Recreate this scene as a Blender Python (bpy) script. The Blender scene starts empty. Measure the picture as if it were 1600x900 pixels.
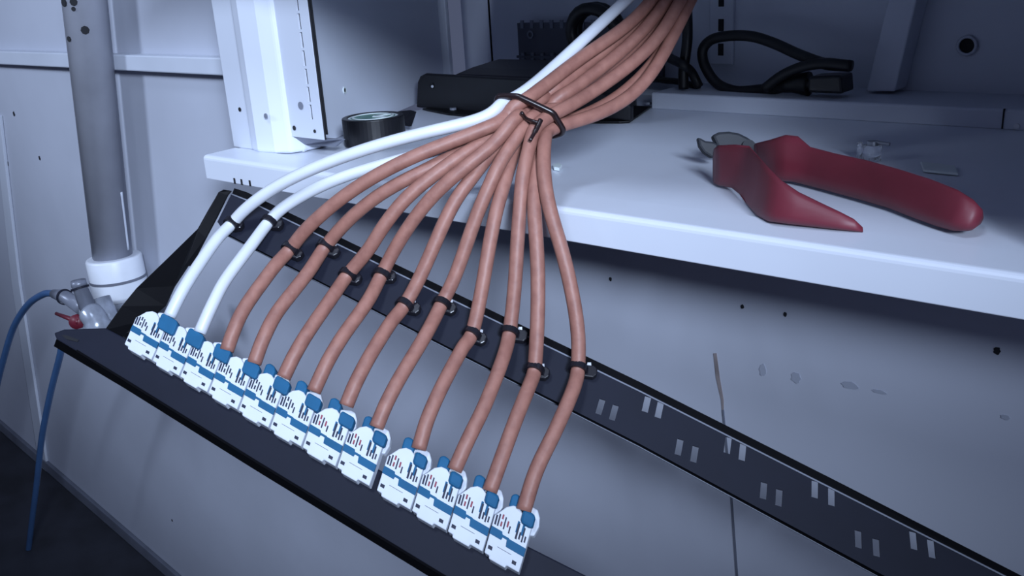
import bpy, bmesh, math, random
from mathutils import Vector, Matrix
random.seed(7)
C = bpy.context.scene.collection

# ------------------------------------------------------------------ camera
F = 1500.0                                     # focal length in pixels of the 1600 px frame
CX = Vector((0.75728, 0.16829, -0.63102))      # world axes seen from the camera (right, down, forward)
CZ = Vector((-0.0603, -0.9441, -0.3241))
CX.normalize(); CZ = (CZ - CX * CZ.dot(CX)).normalized(); CY = CZ.cross(CX)
EYE = Vector((0, 0, 0.62))
def c2w(v): v = Vector(v); return Vector((CX.dot(v), CY.dot(v), CZ.dot(v)))
cam = bpy.data.cameras.new('camera'); co = bpy.data.objects.new('camera', cam); C.objects.link(co)
r_, d_, f_ = c2w((1, 0, 0)), c2w((0, 1, 0)), c2w((0, 0, 1))
co.matrix_world = Matrix(((r_.x, -d_.x, -f_.x, EYE.x), (r_.y, -d_.y, -f_.y, EYE.y), (r_.z, -d_.z, -f_.z, EYE.z), (0, 0, 0, 1)))
cam.sensor_width = 36; cam.lens = 36 * F / 1600; cam.clip_start = 0.01
bpy.context.scene.camera = co

# ------------------------------------------------------------------ light
w = bpy.data.worlds.new('world'); bpy.context.scene.world = w; w.use_nodes = True
w.node_tree.nodes['Background'].inputs[0].default_value = (0.50, 0.60, 1.0, 1)
w.node_tree.nodes['Background'].inputs[1].default_value = 0.17
def area(name, loc, target, size, power, col, spread=180):
    l = bpy.data.lights.new(name, 'AREA'); l.shape = 'DISK'; l.size = size; l.energy = power; l.color = col
    l.spread = math.radians(spread)
    o = bpy.data.objects.new(name, l); C.objects.link(o); o.location = loc
    o.rotation_euler = (Vector(target) - Vector(loc)).to_track_quat('-Z', 'Y').to_euler(); return o
def spot(name, loc, target, angle, blend, power, col, r):
    l = bpy.data.lights.new(name, 'SPOT'); l.energy = power; l.color = col; l.spot_size = math.radians(angle)
    l.spot_blend = blend; l.shadow_soft_size = r
    o = bpy.data.objects.new(name, l); C.objects.link(o); o.location = loc
    o.rotation_euler = (Vector(target) - Vector(loc)).to_track_quat('-Z', 'Y').to_euler(); return o
spot('work_lamp', (0.56, -0.34, 0.96), (-0.44, 0.33, 0.61), 42, 1.0, 118, (0.66, 0.79, 1.0), 0.12)
spot('left_lamp', (-1.15, -0.75, 1.12), (-0.76, 0.34, 0.66), 42, 1.0, 50, (0.66, 0.79, 1.0), 0.10)
spot('ceiling_lamp', (-0.1, -0.45, 1.75), (-0.30, 0.36, 0.56), 34, 1.0, 46, (0.66, 0.79, 1.0), 0.16)
vs = bpy.context.scene.view_settings
vs.view_transform = 'Standard'; vs.look = 'None'; vs.exposure = -0.26; vs.gamma = 1.0; vs.use_curve_mapping = False

# ------------------------------------------------------------------ geometry helpers
def ray(x, y): return c2w(((x - 800) / F, (y - 450) / F, 1.0))
def atd(x, y, d): return EYE + ray(x, y) * d
def on(x, y, axis, val):
    r = ray(x, y); return EYE + r * ((val - EYE[axis]) / r[axis])
Z0 = EYE.z - 0.1                               # top of the cabinet's bottom tray
def sh(x, y, z=0): return on(x, y, 2, Z0 + z)
def onpl(x, y, p0, n):
    r = ray(x, y); return EYE + r * ((p0 - EYE).dot(n) / r.dot(n))
# plane of the patch panel (both rails lie in it)
PN = c2w(Vector((0.053, 0.474, 0.879)).normalized()); PQ = atd(600, 640, 0.39); UPN = -PN
def pp(x, y, n=0.0): return onpl(x, y, PQ + UPN * n, PN)

def lin(c): return tuple(((v / 255) / 12.92 if v / 255 <= .04045 else ((v / 255 + .055) / 1.055) ** 2.4) for v in c) + (1,)
def mat(name, col, rough=0.5, metal=0.0, var=0.06, scale=30, bump=0.0, col2=None, coat=0.0, detail=4):
    m = bpy.data.materials.new(name); m.use_nodes = True; nt = m.node_tree; b = nt.nodes['Principled BSDF']
    b.inputs['Roughness'].default_value = rough; b.inputs['Metallic'].default_value = metal
    b.inputs['Coat Weight'].default_value = coat
    tc = nt.nodes.new('ShaderNodeTexCoord'); nz = nt.nodes.new('ShaderNodeTexNoise')
    nz.inputs['Scale'].default_value = scale; nz.inputs['Detail'].default_value = detail
    nt.links.new(tc.outputs['Object'], nz.inputs['Vector'])
    cr = nt.nodes.new('ShaderNodeValToRGB'); c = lin(col)
    lo = lin(col2) if col2 else tuple(v * (1 - var * 2.5) for v in c[:3]) + (1,)
    cr.color_ramp.elements[0].position = 0.3; cr.color_ramp.elements[1].position = 0.62
    cr.color_ramp.elements[0].color = lo; cr.color_ramp.elements[1].color = c
    nt.links.new(nz.outputs['Fac'], cr.inputs['Fac']); nt.links.new(cr.outputs['Color'], b.inputs['Base Color'])
    if bump:
        bp = nt.nodes.new('ShaderNodeBump'); bp.inputs['Strength'].default_value = bump; bp.inputs['Distance'].default_value = 0.001
        nt.links.new(nz.outputs['Fac'], bp.inputs['Height']); nt.links.new(bp.outputs['Normal'], b.inputs['Normal'])
    return m
M = dict(
    wall=mat('painted_wall', (176, 180, 194), 0.55, 0, 0.045, 9, 0.35),
    wall_trim=mat('painted_trim', (190, 195, 208), 0.45, 0, 0.03, 20),
    shelf=mat('white_sheet_metal', (214, 219, 232), 0.34, 0, 0.02, 12),
    cab=mat('cabinet_paint', (204, 209, 222), 0.40, 0, 0.025, 10),
    floor=mat('dark_floor', (42, 44, 54), 0.7, 0, 0.2, 25, 0.4),
    base=mat('grey_skirting', (100, 104, 118), 0.6, 0, 0.1, 40),
    pipe=mat('grey_pvc', (158, 160, 172), 0.35, 0, 0.06, 30),
    white_pl=mat('white_plastic', (222, 226, 236), 0.4, 0, 0.03, 60),
    fitting=mat('fitting_grey', (120, 124, 138), 0.35, 0.2, 0.08, 80),
    clear=mat('cloudy_fitting', (160, 166, 180), 0.25, 0.3, 0.12, 120),
    charcoal=mat('charcoal_powder_coat', (22, 25, 40), 0.62, 0, 0.05, 60),
    black=mat('black_and_shaded_coat', (13, 13, 17), 0.5, 0, 0.05, 60),  # also for panel faces turned from the light, their shade put into the colour
    black_pl=mat('black_plastic', (18, 18, 23), 0.38, 0, 0.1, 90),
    rubber=mat('black_rubber', (16, 16, 20), 0.5, 0, 0.1, 60),
    tie=mat('black_nylon', (28, 27, 34), 0.28, 0, 0.1, 90),
    btie=mat('dark_strap', (34, 22, 24), 0.3, 0, 0.1, 90),
    brown=mat('rust_brown_cable', (150, 104, 92), 0.52, 0, 0.06, 190, 0.3, (134, 90, 80)),
    wcable=mat('white_cable', (204, 208, 217), 0.42, 0, 0.03, 60),
    ink=mat('printed_ink', (120, 128, 150), 0.6),
    jack=mat('jack_white', (206, 211, 221), 0.45, 0, 0.02, 90),
    jblue=mat('jack_blue', (30, 92, 132), 0.6, 0, 0.06, 120),
    slit=mat('slit_dark', (28, 34, 58), 0.6),
    red=mat('code_red', (140, 52, 66), 0.5), steel=mat('steel', (150, 154, 164), 0.3, 0.9, 0.08, 90),
    grip=mat('red_grip', (108, 36, 50), 0.5, 0, 0.08, 35, 0.1, (96, 32, 44)),
    jaw=mat('jaw_steel', (31, 34, 43), 0.65, 0.0, 0.12, 60),
    hose=mat('blue_hose', (60, 90, 132), 0.35, 0, 0.06, 40),
    valve=mat('valve_red', (104, 30, 46), 0.45), hole=mat('hole_dark', (20, 21, 28), 0.8),
    foil=mat('bright_cut', (225, 228, 236), 0.3, 0.3), label=mat('label_white', (214, 224, 226), 0.35),
    green=mat('label_green', (70, 126, 112), 0.4, 0, 0.1, 300), grey=mat('grey_panel', (84, 87, 100), 0.5, 0, 0.08, 40),
    dim=mat('grey_hardware', (120, 124, 138), 0.5), rust=mat('rust_stain', (146, 136, 138), 0.7, 0, 0.2, 60))
g = bpy.data.materials.new('clear_plastic'); g.use_nodes = True; gb = g.node_tree.nodes['Principled BSDF']
gb.inputs['Transmission Weight'].default_value = 0.9; gb.inputs['Roughness'].default_value = 0.12
gb.inputs['Base Color'].default_value = (.9, .93, 1, 1); gb.inputs['IOR'].default_value = 1.3; M['glass'] = g

for k_ in ('charcoal', 'jblue', 'black'): M[k_].node_tree.nodes['Principled BSDF'].inputs['Specular IOR Level'].default_value = 0.25

def obj(name, bm, m, parent=None, smooth=False, bevel=0, segs=2, solid=0):
    bmesh.ops.recalc_face_normals(bm, faces=bm.faces)
    me = bpy.data.meshes.new(name)
    org = Vector((0, 0, 0))
    if not parent and bm.verts:
        n = len(bm.verts); org = sum((v.co for v in bm.verts), Vector()) / n
        org.z = min(v.co.z for v in bm.verts)
        for v in bm.verts: v.co -= org
    bm.to_mesh(me); bm.free()
    o = bpy.data.objects.new(name, me); C.objects.link(o)
    me.materials.append(M[m] if isinstance(m, str) else m)
    if smooth:
        for p in me.polygons: p.use_smooth = True
    if parent:
        top = parent
        o.parent = parent
        # geometry is written in world space: undo the parents' offset
        off = Vector(parent.location)
        if parent.parent: off += Vector(parent.parent.location)
        if parent.type == 'EMPTY' or True: o.location = -off
    else: o.location = org
    if solid:
        s = o.modifiers.new('thickness', 'SOLIDIFY'); s.thickness = solid; s.offset = 0
    if bevel:
        b = o.modifiers.new('bevel', 'BEVEL'); b.width = bevel; b.segments = segs; b.limit_method = 'ANGLE'; b.angle_limit = math.radians(35)
    return o
def tag(o, label, cat, group=None):
    o['label'] = label; o['category'] = cat
    if group: o['group'] = group
    return o
def thing(name, label, cat, loc, group=None):
    o = bpy.data.objects.new(name, None); C.objects.link(o); o.location = loc; o.empty_display_size = 0.01
    return tag(o, label, cat, group)
def struct(o): o['kind'] = 'structure'; return o

def BM(): return bmesh.new()
def prism(bm, pts, vec):
    """closed solid: polygon pts extruded by vec"""
    a = [bm.verts.new(Vector(p)) for p in pts]; b = [bm.verts.new(Vector(p) + Vector(vec)) for p in pts]
    n = len(a); bm.faces.new(a); bm.faces.new(list(reversed(b)))
    for i in range(n): bm.faces.new((a[i], b[i], b[(i + 1) % n], a[(i + 1) % n]))
    return bm
def box(bm, x0, x1, y0, y1, z0, z1):
    return prism(bm, [(x0, y0, z0), (x1, y0, z0), (x1, y1, z0), (x0, y1, z0)], (0, 0, z1 - z0))
def strip(bm, A, B, vec):
    """a long solid between polyline A and polyline B, thickness vec"""
    n = len(A); V = [[bm.verts.new(Vector(p) + k) for p in L] for k in (Vector((0, 0, 0)), Vector(vec)) for L in (A, B)]
    a0, b0, a1, b1 = V
    for i in range(n - 1):
        bm.faces.new((a0[i], a0[i + 1], b0[i + 1], b0[i])); bm.faces.new((a1[i], b1[i], b1[i + 1], a1[i + 1]))
        bm.faces.new((a0[i], a1[i], a1[i + 1], a0[i + 1])); bm.faces.new((b0[i], b0[i + 1], b1[i + 1], b1[i]))
    bm.faces.new((a0[0], b0[0], b1[0], a1[0])); bm.faces.new((a0[-1], a1[-1], b1[-1], b0[-1]))
    return bm
def frame_of(d, ref=None):
    d = d.normalized(); up = ref or Vector((0, 0, 1))
    if abs(d.dot(up)) > 0.97: up = Vector((0, 1, 0))
    s = d.cross(up).normalized(); return s, s.cross(d).normalized()
def smooth_path(pts, sub=6):
    P = [Vector(p) for p in pts]; P = [P[0] * 2 - P[1]] + P + [P[-1] * 2 - P[-2]]; out = []
    for i in range(1, len(P) - 2):
        p0, p1, p2, p3 = P[i - 1:i + 3]
        t1 = (p2 - p0) / 2; t2 = (p3 - p1) / 2
        L = (p2 - p1).length
        if t1.length > 1.0 * L: t1 *= L / t1.length
        if t2.length > 1.0 * L: t2 *= L / t2.length
        for k in range(sub):
            t = k / sub; h1 = 2 * t**3 - 3 * t**2 + 1; h2 = t**3 - 2 * t**2 + t; h3 = -2 * t**3 + 3 * t**2; h4 = t**3 - t**2
            out.append(p1 * h1 + t1 * h2 + p2 * h3 + t2 * h4)
    out.append(P[-2]); return out
def tube(bm, path, r, n=12, cap=True, ref=None, flat=1.0):
    R = r if isinstance(r, (list, tuple)) else [r] * len(path); rings = []; s = None
    for i, p in enumerate(path):
        d = (path[min(i + 1, len(path) - 1)] - path[max(i - 1, 0)]).normalized()
        if s is None: s, u = frame_of(d, ref)
        else:
            s = (s - d * s.dot(d)).normalized(); u = s.cross(d).normalized()
        rings.append([bm.verts.new(p + (s * math.cos(2 * math.pi * k / n) + u * math.sin(2 * math.pi * k / n) * flat) * R[i]) for k in range(n)])
    for a, b in zip(rings, rings[1:]):
        for k in range(n): bm.faces.new((a[k], a[(k + 1) % n], b[(k + 1) % n], b[k]))
    if cap: bm.faces.new(rings[0]); bm.faces.new(list(reversed(rings[-1])))
    return bm
def cyl(bm, a, b, r, n=20, r2=None):
    a = Vector(a); b = Vector(b); return tube(bm, [a, b], [r, r if r2 is None else r2], n)
def disc(bm, c, nrm, r, t=0.0006, n=20):
    return cyl(bm, Vector(c), Vector(c) + Vector(nrm) * t, r, n)
def ringm(bm, c, nrm, r1, r2, t, n=32):
    """washer or ring"""
    s, u = frame_of(Vector(nrm)); nrm = Vector(nrm).normalized(); V = []
    for rr, h in ((r1, 0), (r2, 0), (r2, t), (r1, t)):
        V.append([bm.verts.new(Vector(c) + nrm * h + (s * math.cos(2 * math.pi * k / n) + u * math.sin(2 * math.pi * k / n)) * rr) for k in range(n)])
    for i in range(4):
        a, b = V[i], V[(i + 1) % 4]
        for k in range(n): bm.faces.new((a[k], a[(k + 1) % n], b[(k + 1) % n], b[k]))
    return bm
def torus_band(bm, c, axis, r, width, thick, n=28, sx=1.0, sdir=None):
    axis = Vector(axis).normalized(); s = Vector(sdir) if sdir else frame_of(axis)[0]
    s = (s - axis * s.dot(axis)).normalized(); u = axis.cross(s); V = []
    for rr, h in ((0, -.5), (thick, -.5), (thick, .5), (0, .5)):
        V.append([bm.verts.new(Vector(c) + axis * h * width + s * math.cos(2 * math.pi * k / n) * (r * sx + rr) + u * math.sin(2 * math.pi * k / n) * (r + rr)) for k in range(n)])
    for i in range(4):
        a, b = V[i], V[(i + 1) % 4]
        for k in range(n): bm.faces.new((a[k], a[(k + 1) % n], b[(k + 1) % n], b[k]))
    return bm

# ------------------------------------------------------------------ room: wall, floor, trims
YW = 0.37
wa = on(0, 667, 1, YW); wb = on(267, 900, 1, YW)
sl = (wb.z - wa.z) / (wb.x - wa.x)
zf = lambda x: wa.z + sl * (x - wa.x)
bm = BM(); prism(bm, [(-2.2, YW, zf(-2.2) - .05), (0.6, YW, zf(0.6) - .05), (0.6, YW, Z0 - 0.004), (-0.5235, YW, Z0 - 0.004), (-0.5235, YW, 1.5), (-2.2, YW, 1.5)], (0, 0.03, 0))
struct(obj('wall_back', bm, 'wall'))
bm = BM(); prism(bm, [(-2.2, YW - .004, zf(-2.2)), (0.6, YW - .004, zf(0.6)), (0.6, -1.6, zf(0.6)), (-2.2, -1.6, zf(-2.2))], (0, 0, -0.03))
struct(obj('floor', bm, 'floor'))
bm = BM(); prism(bm, [(-2.2, YW, zf(-2.2)), (0.6, YW, zf(0.6)), (0.6, YW, zf(0.6) + .014), (-2.2, YW, zf(-2.2) + .014)], (0, -0.004, 0))
struct(obj('baseboard_back', bm, 'base', bevel=.001))
# horizontal ledge strip high on the wall
zb = on(340, 100, 1, YW).z
bm = BM(); box(bm, -2.2, -0.528, YW - 0.010, YW, zb - 0.006, zb + 0.0055)
struct(obj('trim_1', bm, 'wall_trim', bevel=.001))
# upright joint strip on the left
def wallpt(x, y, y0=YW): return on(x, y, 1, y0)
bm = BM(); strip(bm, [wallpt(-6, 180), wallpt(22, 440), wallpt(66, 735)], [wallpt(4, 180), wallpt(34, 440), wallpt(78, 735)], (0, -0.003, 0))
struct(obj('trim_2', bm, 'wall_trim', bevel=.0006))
bm = BM(); strip(bm, [wallpt(-9, 180), wallpt(19, 440), wallpt(63, 735)], [wallpt(-6, 180), wallpt(22, 440), wallpt(66, 735)], (0, -0.001, 0))
struct(obj('trim_3', bm, 'base'))
# right-hand joint and the stain above it
bm = BM(); strip(bm, [wallpt(1129, 640), wallpt(1141, 770), wallpt(1151, 905)], [wallpt(1131.5, 640), wallpt(1144, 770), wallpt(1154, 905)], (0, -0.0006, 0))
struct(obj('trim_4', bm, 'base'))
def blob(px, py, rx, ry, y0=YW, n=14):
    c = wallpt(px, py, y0); bm = BM(); k0 = random.random() * 6
    s = [c + Vector((math.cos(2 * math.pi * k / n) * rx * (1 + .18 * math.sin(3 * k + k0)), 0, math.sin(2 * math.pi * k / n) * ry * (1 + .15 * math.cos(2 * k + k0)))) for k in range(n)]
    prism(bm, s, (0, -0.0003, 0)); return bm
bm = BM(); strip(bm, [wallpt(1115, 552), wallpt(1119, 590), wallpt(1127, 625), wallpt(1129, 650)], [wallpt(1120, 552), wallpt(1125, 590), wallpt(1131, 625), wallpt(1131, 650)], (0, -.0003, 0))
tag(obj('rust_streak', bm, 'rust'), 'thin rusty streak running down the wall below the shelf', 'stain')
for px, py, r, lab in ((62, 247, .0016, 'dark speck on the wall left of the grey pipe, below the ledge strip'),
                       (22, 178, .0018, 'faint speck high on the wall near the left frame edge'),
                       (12, 255, .002, 'faint round mark on wall beside the left upright joint'),
                       (1160, 479, .0008, 'tiny dark hole in wall under the shelf, left of the pair'),
                       (1227, 491, .0008, 'tiny dark hole in wall under the shelf, right of the pair'),
                       (1558, 548, .0012, 'small chipped pit in wall paint near the right frame edge'),
                       (269, 813, .001, 'tiny dark spot low on wall under the front rail'),
                       (954, 436, .0008, 'very faint speck on wall right of the outermost cable')):
    tag(obj('wall_speck', blob(px, py, r, r * 1.3), 'hole'), lab, 'speck')

M['smudge'] = mat('faint_smudge', (156, 161, 176), 0.6)
for px, py, rx, ry, lab in ((1192, 578, .0016, .0030, 'faint vertical smudge on the wall, nearest the rust streak'), (1244, 590, .0022, .0026, 'faint round smudge on wall, second right of the rust streak'),
                            (1328, 602, .0036, .0016, 'faint slanting scuff on wall above the rear bar slots'), (1374, 612, .0030, .0008, 'faint flat scuff on wall, farthest right of the scuffs'),
                            (1571, 652, .0016, .0010, 'small chip in wall paint low at the right frame edge')):
    tag(obj('wall_smudge', blob(px, py, rx, ry), 'smudge'), lab, 'stain')

# ------------------------------------------------------------------ cabinet
YE = 0.307; YB = 0.547; XL = -0.522
xr = 0.0
cab = thing('wall_cabinet', 'white sheet metal cabinet with open front, shelf-like bottom tray and perforated corner rail', 'cabinet', (XL, 0.45, Z0 - .02))
# bottom tray: front flange, rounded edge, front strip, floor of the tray
flz = on(865, 373, 1, YE).z
prof = [(YE + .004, flz), (YE, flz), (YE, Z0 - .0025)] + [(YE + .0025 - .0025 * math.cos(a), Z0 - .0025 + .0025 * math.sin(a)) for a in (.4, .8, 1.2, 1.57)] + \
       [(YE + .0225, Z0 + .0004), (YE + .0245, Z0 - .0004), (0.62, Z0 - .0004), (0.62, Z0 - .003), (YE + .004, Z0 - .0035)]
bm = BM(); prism(bm, [(-0.516, y, z) for y, z in prof], (xr + .516, 0, 0))
tray = obj('bottom_tray', bm, 'shelf', cab, bevel=.0004)
# three little notches in the flange, left end
bm = BM()
for px in (367, 378, 391):
    c = on(px, 283 + (px - 367) * .15, 1, YE); box(bm, c.x - .0007, c.x + .0007, YE - .0004, YE + .001, c.z - .0016, c.z + .0018)
obj('notch_marks', bm, 'hole', tray)
# front column: flat strip then a round-edged face
pa = sh(360, 232); 
yC = 0.330
x1 = on(392, 236, 1, yC).x; x2 = on(452, 243, 1, yC).x
ZR = 0.640; ztop = ZR - .0002
bm = BM(); box(bm, pa.x - .004, x1, yC + .003, yC + .03, Z0 - .0004, ztop)
strip_ = obj('post_flange', bm, 'cab', cab, bevel=.0008)
bm = BM(); prism(bm, [(x1, yC + .004, Z0), (x1 + .003, yC - .001, Z0), (x1 + .012, yC - .003, Z0), (x2 - .012, yC - .001, Z0), (x2 - .003, yC + .004, Z0), (x2, yC + .012, Z0), (x2, yC + .03, Z0), (x1, yC + .03, Z0)], (0, 0, ztop - Z0))
post = obj('front_post', bm, 'shelf', cab, bevel=.002, segs=3)
# slotted rail with its end lifted off the tray
YR = 0.336
ra, rb = on(450, 212, 1, YR), on(507, 215, 1, YR)
rw = rb.x - ra.x
bm = BM(); e = []
outer = [Vector((ra.x, YR, ra.z)), Vector((rb.x, YR, ra.z)), Vector((rb.x, YR, ztop)), Vector((ra.x, YR, ztop))]
def loop(bm, pts):
    v = [bm.verts.new(p) for p in pts]; return [bm.edges.new((v[i], v[(i + 1) % len(v)])) for i in range(len(v))]
e += loop(bm, outer); slotp = []
zt = on(487, 192, 1, YR).z
xs = on(487, 175, 1, YR).x
pz = [on(x, y, 1, YR).z for x, y in ((487, 175), (481, 145), (477, 115), (474, 90), (470, 59), (467, 29), (463, 4))]
step = (pz[-1] - pz[0]) / 6
for k in range(24):
    z = pz[0] + step * k
    if z > ztop - .01: break
    e += loop(bm, [Vector((xs - .0011, YR, z - .0042)), Vector((xs + .0011, YR, z - .0042)), Vector((xs + .0011, YR, z + .0042)), Vector((xs - .0011, YR, z + .0042))])
bmesh.ops.triangle_fill(bm, edges=e, use_beauty=True)
rail = obj('slotted_rail', bm, 'cab', cab, solid=.0012)
bm = BM(); box(bm, rb.x, rb.x + .0006, YR, YR + .0008, ra.z, ztop); obj('rail_side', bm, 'hole', rail)
bm = BM(); box(bm, ra.x - .0016, ra.x - .0002, YR - .001, YR + .002, ra.z, ztop); obj('rail_gap', bm, 'dim', rail)
bm = BM(); box(bm, xs - .006, xs + .006, YR + .004, YR + .005, ra.z + .002, ztop); obj('rail_backing', bm, 'hole', rail)
bm = BM(); prism(bm, [(ra.x, YR, ra.z), (rb.x + .001, YR, ra.z), (rb.x + .001, YR + .012, ra.z - .002), (rb.x - .004, YR + .010, ra.z - .006), (ra.x + .006, YR + .006, ra.z - .006)], (0, .002, 0))
obj('rail_foot', bm, 'dim', rail)
bm = BM()
for px, py, r in ((460, 200, .0014), (492, 205, .0010)):
    disc(bm, on(px, py, 1, YR - .0008), (0, -1, 0), r, .0003)
obj('screw_hole', bm, 'hole', rail)
bm = BM(); disc(bm, on(470, 165, 1, YR - .0008), (0, -1, 0), .0022, .0003); obj('worn_patch', bm, 'dim', rail)
# left side panel between the rail and the back corner
s0 = sh(511, 222); s1 = sh(655, 160); dv = (s1 - s0).normalized(); s1 = s0 + dv * ((YB + .02 - s0.y) / dv.y)
bm = BM(); nrm = Vector((-dv.y, dv.x, 0)); prism(bm, [s0 - dv * .03, s1, s1 + nrm * .0015, s0 - dv * .03 + nrm * .0015], (0, 0, ztop - Z0))
side = obj('side_panel', bm, 'cab', cab)
bm = BM(); c = onpl(538, 141, s0, nrm); disc(bm, c, -nrm, .0014, .0004); obj('screw_hole', bm, 'hole', side)
bm = BM(); ringm(bm, c, -nrm, .0014, .0023, .0006); obj('hole_rim', bm, 'label', side)
bm = BM(); c = on(375, 171, 1, yC + .003); disc(bm, c, (0, -1, 0), .0013, .0004); obj('screw_hole', bm, 'hole', strip_)
bm = BM(); c = on(416, 181, 1, yC - .003); disc(bm, c, (0, -1, 0), .0015, .0006); obj('paint_mark', bm, 'dim', post)
# back corner trim, recess and back panel
bc = s1
bm = BM(); box(bm, s1.x - .002, s1.x + .008, s1.y, s1.y + .004, Z0, ztop); obj('corner_trim', bm, 'cab', cab, bevel=.0008)
YK = 0.60
xk = on(765, 50, 1, YK).x
bm = BM(); box(bm, s1.x - .01, xk, YK + .004, YK + .008, Z0 - .004, ztop); obj('back_recess', bm, 'cab', cab)
bm = BM(); box(bm, xk, xr, YK, YK + .003, Z0 - .004, ztop)
back = obj('back_panel', bm, 'cab', cab)
bm = BM(); box(bm, xk - .001, xk + .002, YK, YK + .008, Z0 - .004, ztop); obj('recess_side', bm, 'cab', cab)
# rear lip and raised ledge behind it
lz = on(1300, 158, 1, YB).z
xl0 = on(1018, 160, 1, YB).x
bm = BM(); prism(bm, [(xl0, YB, Z0 - .0004), (xl0, YB, lz - .001), (xl0, YB + .001, lz), (xl0, YK, lz), (xl0, YK, Z0 - .0004)], (xr - xl0, 0, 0))
ledge = obj('rear_ledge', bm, 'cab', cab, bevel=.0006)
c = on(1585, 180, 1, YB)
bm = BM(); box(bm, c.x - .0055, c.x - .0048, YB - .0006, YB + .001, Z0, lz + .0002); box(bm, c.x + .006, c.x + .0067, YB - .0006, YB + .001, Z0, lz + .0002)
obj('ledge_seam', bm, 'hole', ledge)
bm = BM(); disc(bm, on(1589, 197, 1, YB - .0004), (0, -1, 0), .0014, .0008); obj('rivet', bm, 'foil', ledge)
# slanted stiffener on the back panel
a, b, c_, d = on(1393, -20, 1, YK - .020), on(1437, -20, 1, YK - .020), on(1398, 143, 1, YK - .020), on(1353, 143, 1, YK - .020)
def up_to(p, q, z): t = (z - q.z) / (p.z - q.z); return q + (p - q) * t
zt_ = 0.64
bm = BM(); strip(bm, [d, up_to(a, d, zt_)], [c_, up_to(b, c_, zt_)], (0, .0198, 0))
obj('stiffener', bm, 'cab', cab, bevel=.001)
# round grommet and small screws
c = on(1512, 71, 1, YK)
bm = BM(); disc(bm, c, (0, -1, 0), .0042, .0008, 28); gm = obj('grommet_hole', bm, 'hole', back)
bm = BM(); ringm(bm, c, (0, -1, 0), .0042, .0058, .0022); obj('grommet_rim', bm, 'wall_trim', back, smooth=True)
# faint slotted upright on the back panel
bm = BM(); x_ = on(1130, 60, 1, YK).x; zlo = on(1130, 100, 1, YK).z
box(bm, x_ - .009, x_ + .009, YK - .003, YK, zlo, ztop); up = obj('rear_upright', bm, 'cab', cab, bevel=.0006)
bm = BM()
for k in range(12): box(bm, x_ - .002, x_ + .002, YK - .0034, YK - .002, zlo + .006 + k * .016, zlo + .014 + k * .016)
obj('upright_slots', bm, 'hole', up)
# unseen roof and right side, added out of view to shade the compartment
bm = BM(); box(bm, XL + .002, xr, 0.275, 0.63, ZR, ZR + .012); obj('shade_roof', bm, 'shelf', cab, bevel=.001)
bm = BM(); box(bm, -0.048, -0.044, 0.315, 0.63, Z0 + .0002, ztop); obj('right_shade_panel', bm, 'cab', cab)

# ------------------------------------------------------------------ things at the back of the cabinet
XB0 = sh(650, 168).x; yF = 0.490
tz = on(690, 114, 1, yF).z; xB1 = on(985, 188, 1, yF).x
bt = thing('equipment_bracket', 'black metal bracket box with screw holes at the back of the cabinet tray', 'bracket', ((XB0 + xB1) / 2, yF + .02, Z0))
def fr(px, py, y=yF): return on(px, py, 1, y)
bm = BM()
pf = [fr(650, 168), fr(652, 128), fr(656, 119), fr(664, 115), fr(900, 128), fr(985, 165), fr(985, 189), fr(860, 189), fr(700, 176)]
for p in pf: p.z = max(p.z, Z0 + .0002)
prism(bm, pf, (0, .004, 0)); fpl = obj('front_plate', bm, 'black_pl', bt, bevel=.0012)
bm = BM(); disc(bm, fr(675, 134), (0, -1, 0), .0022, .0006); obj('screw_hole', bm, 'hole', fpl)
bm = BM(); disc(bm, fr(676, 135, yF - .0006), (0, -1, 0), .0010, .0006); obj('screw', bm, 'foil', fpl)
bm = BM()
h2 = on(800, 92, 1, yF + .04).z
prism(bm, [(fr(700, 150).x, 0, 0) and Vector((fr(700, 150).x, yF + .004, Z0 + .001)), Vector((fr(700, 150).x, yF + .004, tz - .002)), Vector((fr(700, 150).x + .004, yF + .02, h2 - .004)), Vector((fr(700, 150).x + .012, yF + .044, h2)), Vector((fr(700, 150).x + .012, yF + .044, Z0 + .001))], (.12, 0, 0))
obj('housing', bm, 'black_pl', bt, bevel=.003)
bm = BM(); fp = [sh(660, 172), sh(700, 180), sh(850, 193), sh(968, 193), sh(985, 192), sh(1022, 168), sh(1012, 156), sh(940, 150)]
for p in fp: p.z = Z0 + .0002; p.y = min(p.y, YB - .0015)
prism(bm, fp, (0, 0, .0012)); foot = obj('foot_plate', bm, 'black', bt, bevel=.0004)
for px, py in ((980, 183), (708, 172), (1013, 163)):
    bm = BM(); cyl(bm, sh(px, py, .0012), sh(px, py, .0012) + Vector((0, 0, .0016)), .0024, 12); obj('screw', bm, 'dim', foot)
# grey toothed panel behind
gp = YK - .012
a, b = on(808, 36, 1, gp), on(808, 88, 1, gp); xe = on(1035, 60, 1, gp).x
gt = thing('vented_panel', 'grey metal panel with toothed edges standing behind the black bracket', 'panel', ((a.x + xe) / 2, gp, lz))
bm = BM(); box(bm, a.x, xe, gp, gp + .003, lz + .0005, a.z); obj('plate', bm, 'grey', gt)
bm = BM()
for k in range(13):
    x = a.x + .004 + k * (xe - a.x - .006) / 13
    box(bm, x, x + .003, gp - .001, gp, a.z - .004, a.z + .002); box(bm, x, x + .003, gp - .002, gp, b.z - .002, b.z + .003)
obj('teeth', bm, 'dim', gt)
bm = BM(); box(bm, a.x, xe, gp - .003, gp, b.z - .001, b.z + .001); obj('edge_fold', bm, 'grey', gt)
bm = BM(); ringm(bm, on(829, 54, 1, gp - .0004), (0, -1, 0), .0018, .0032, .0006, 20); obj('hole_rim', bm, 'dim', gt)
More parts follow.
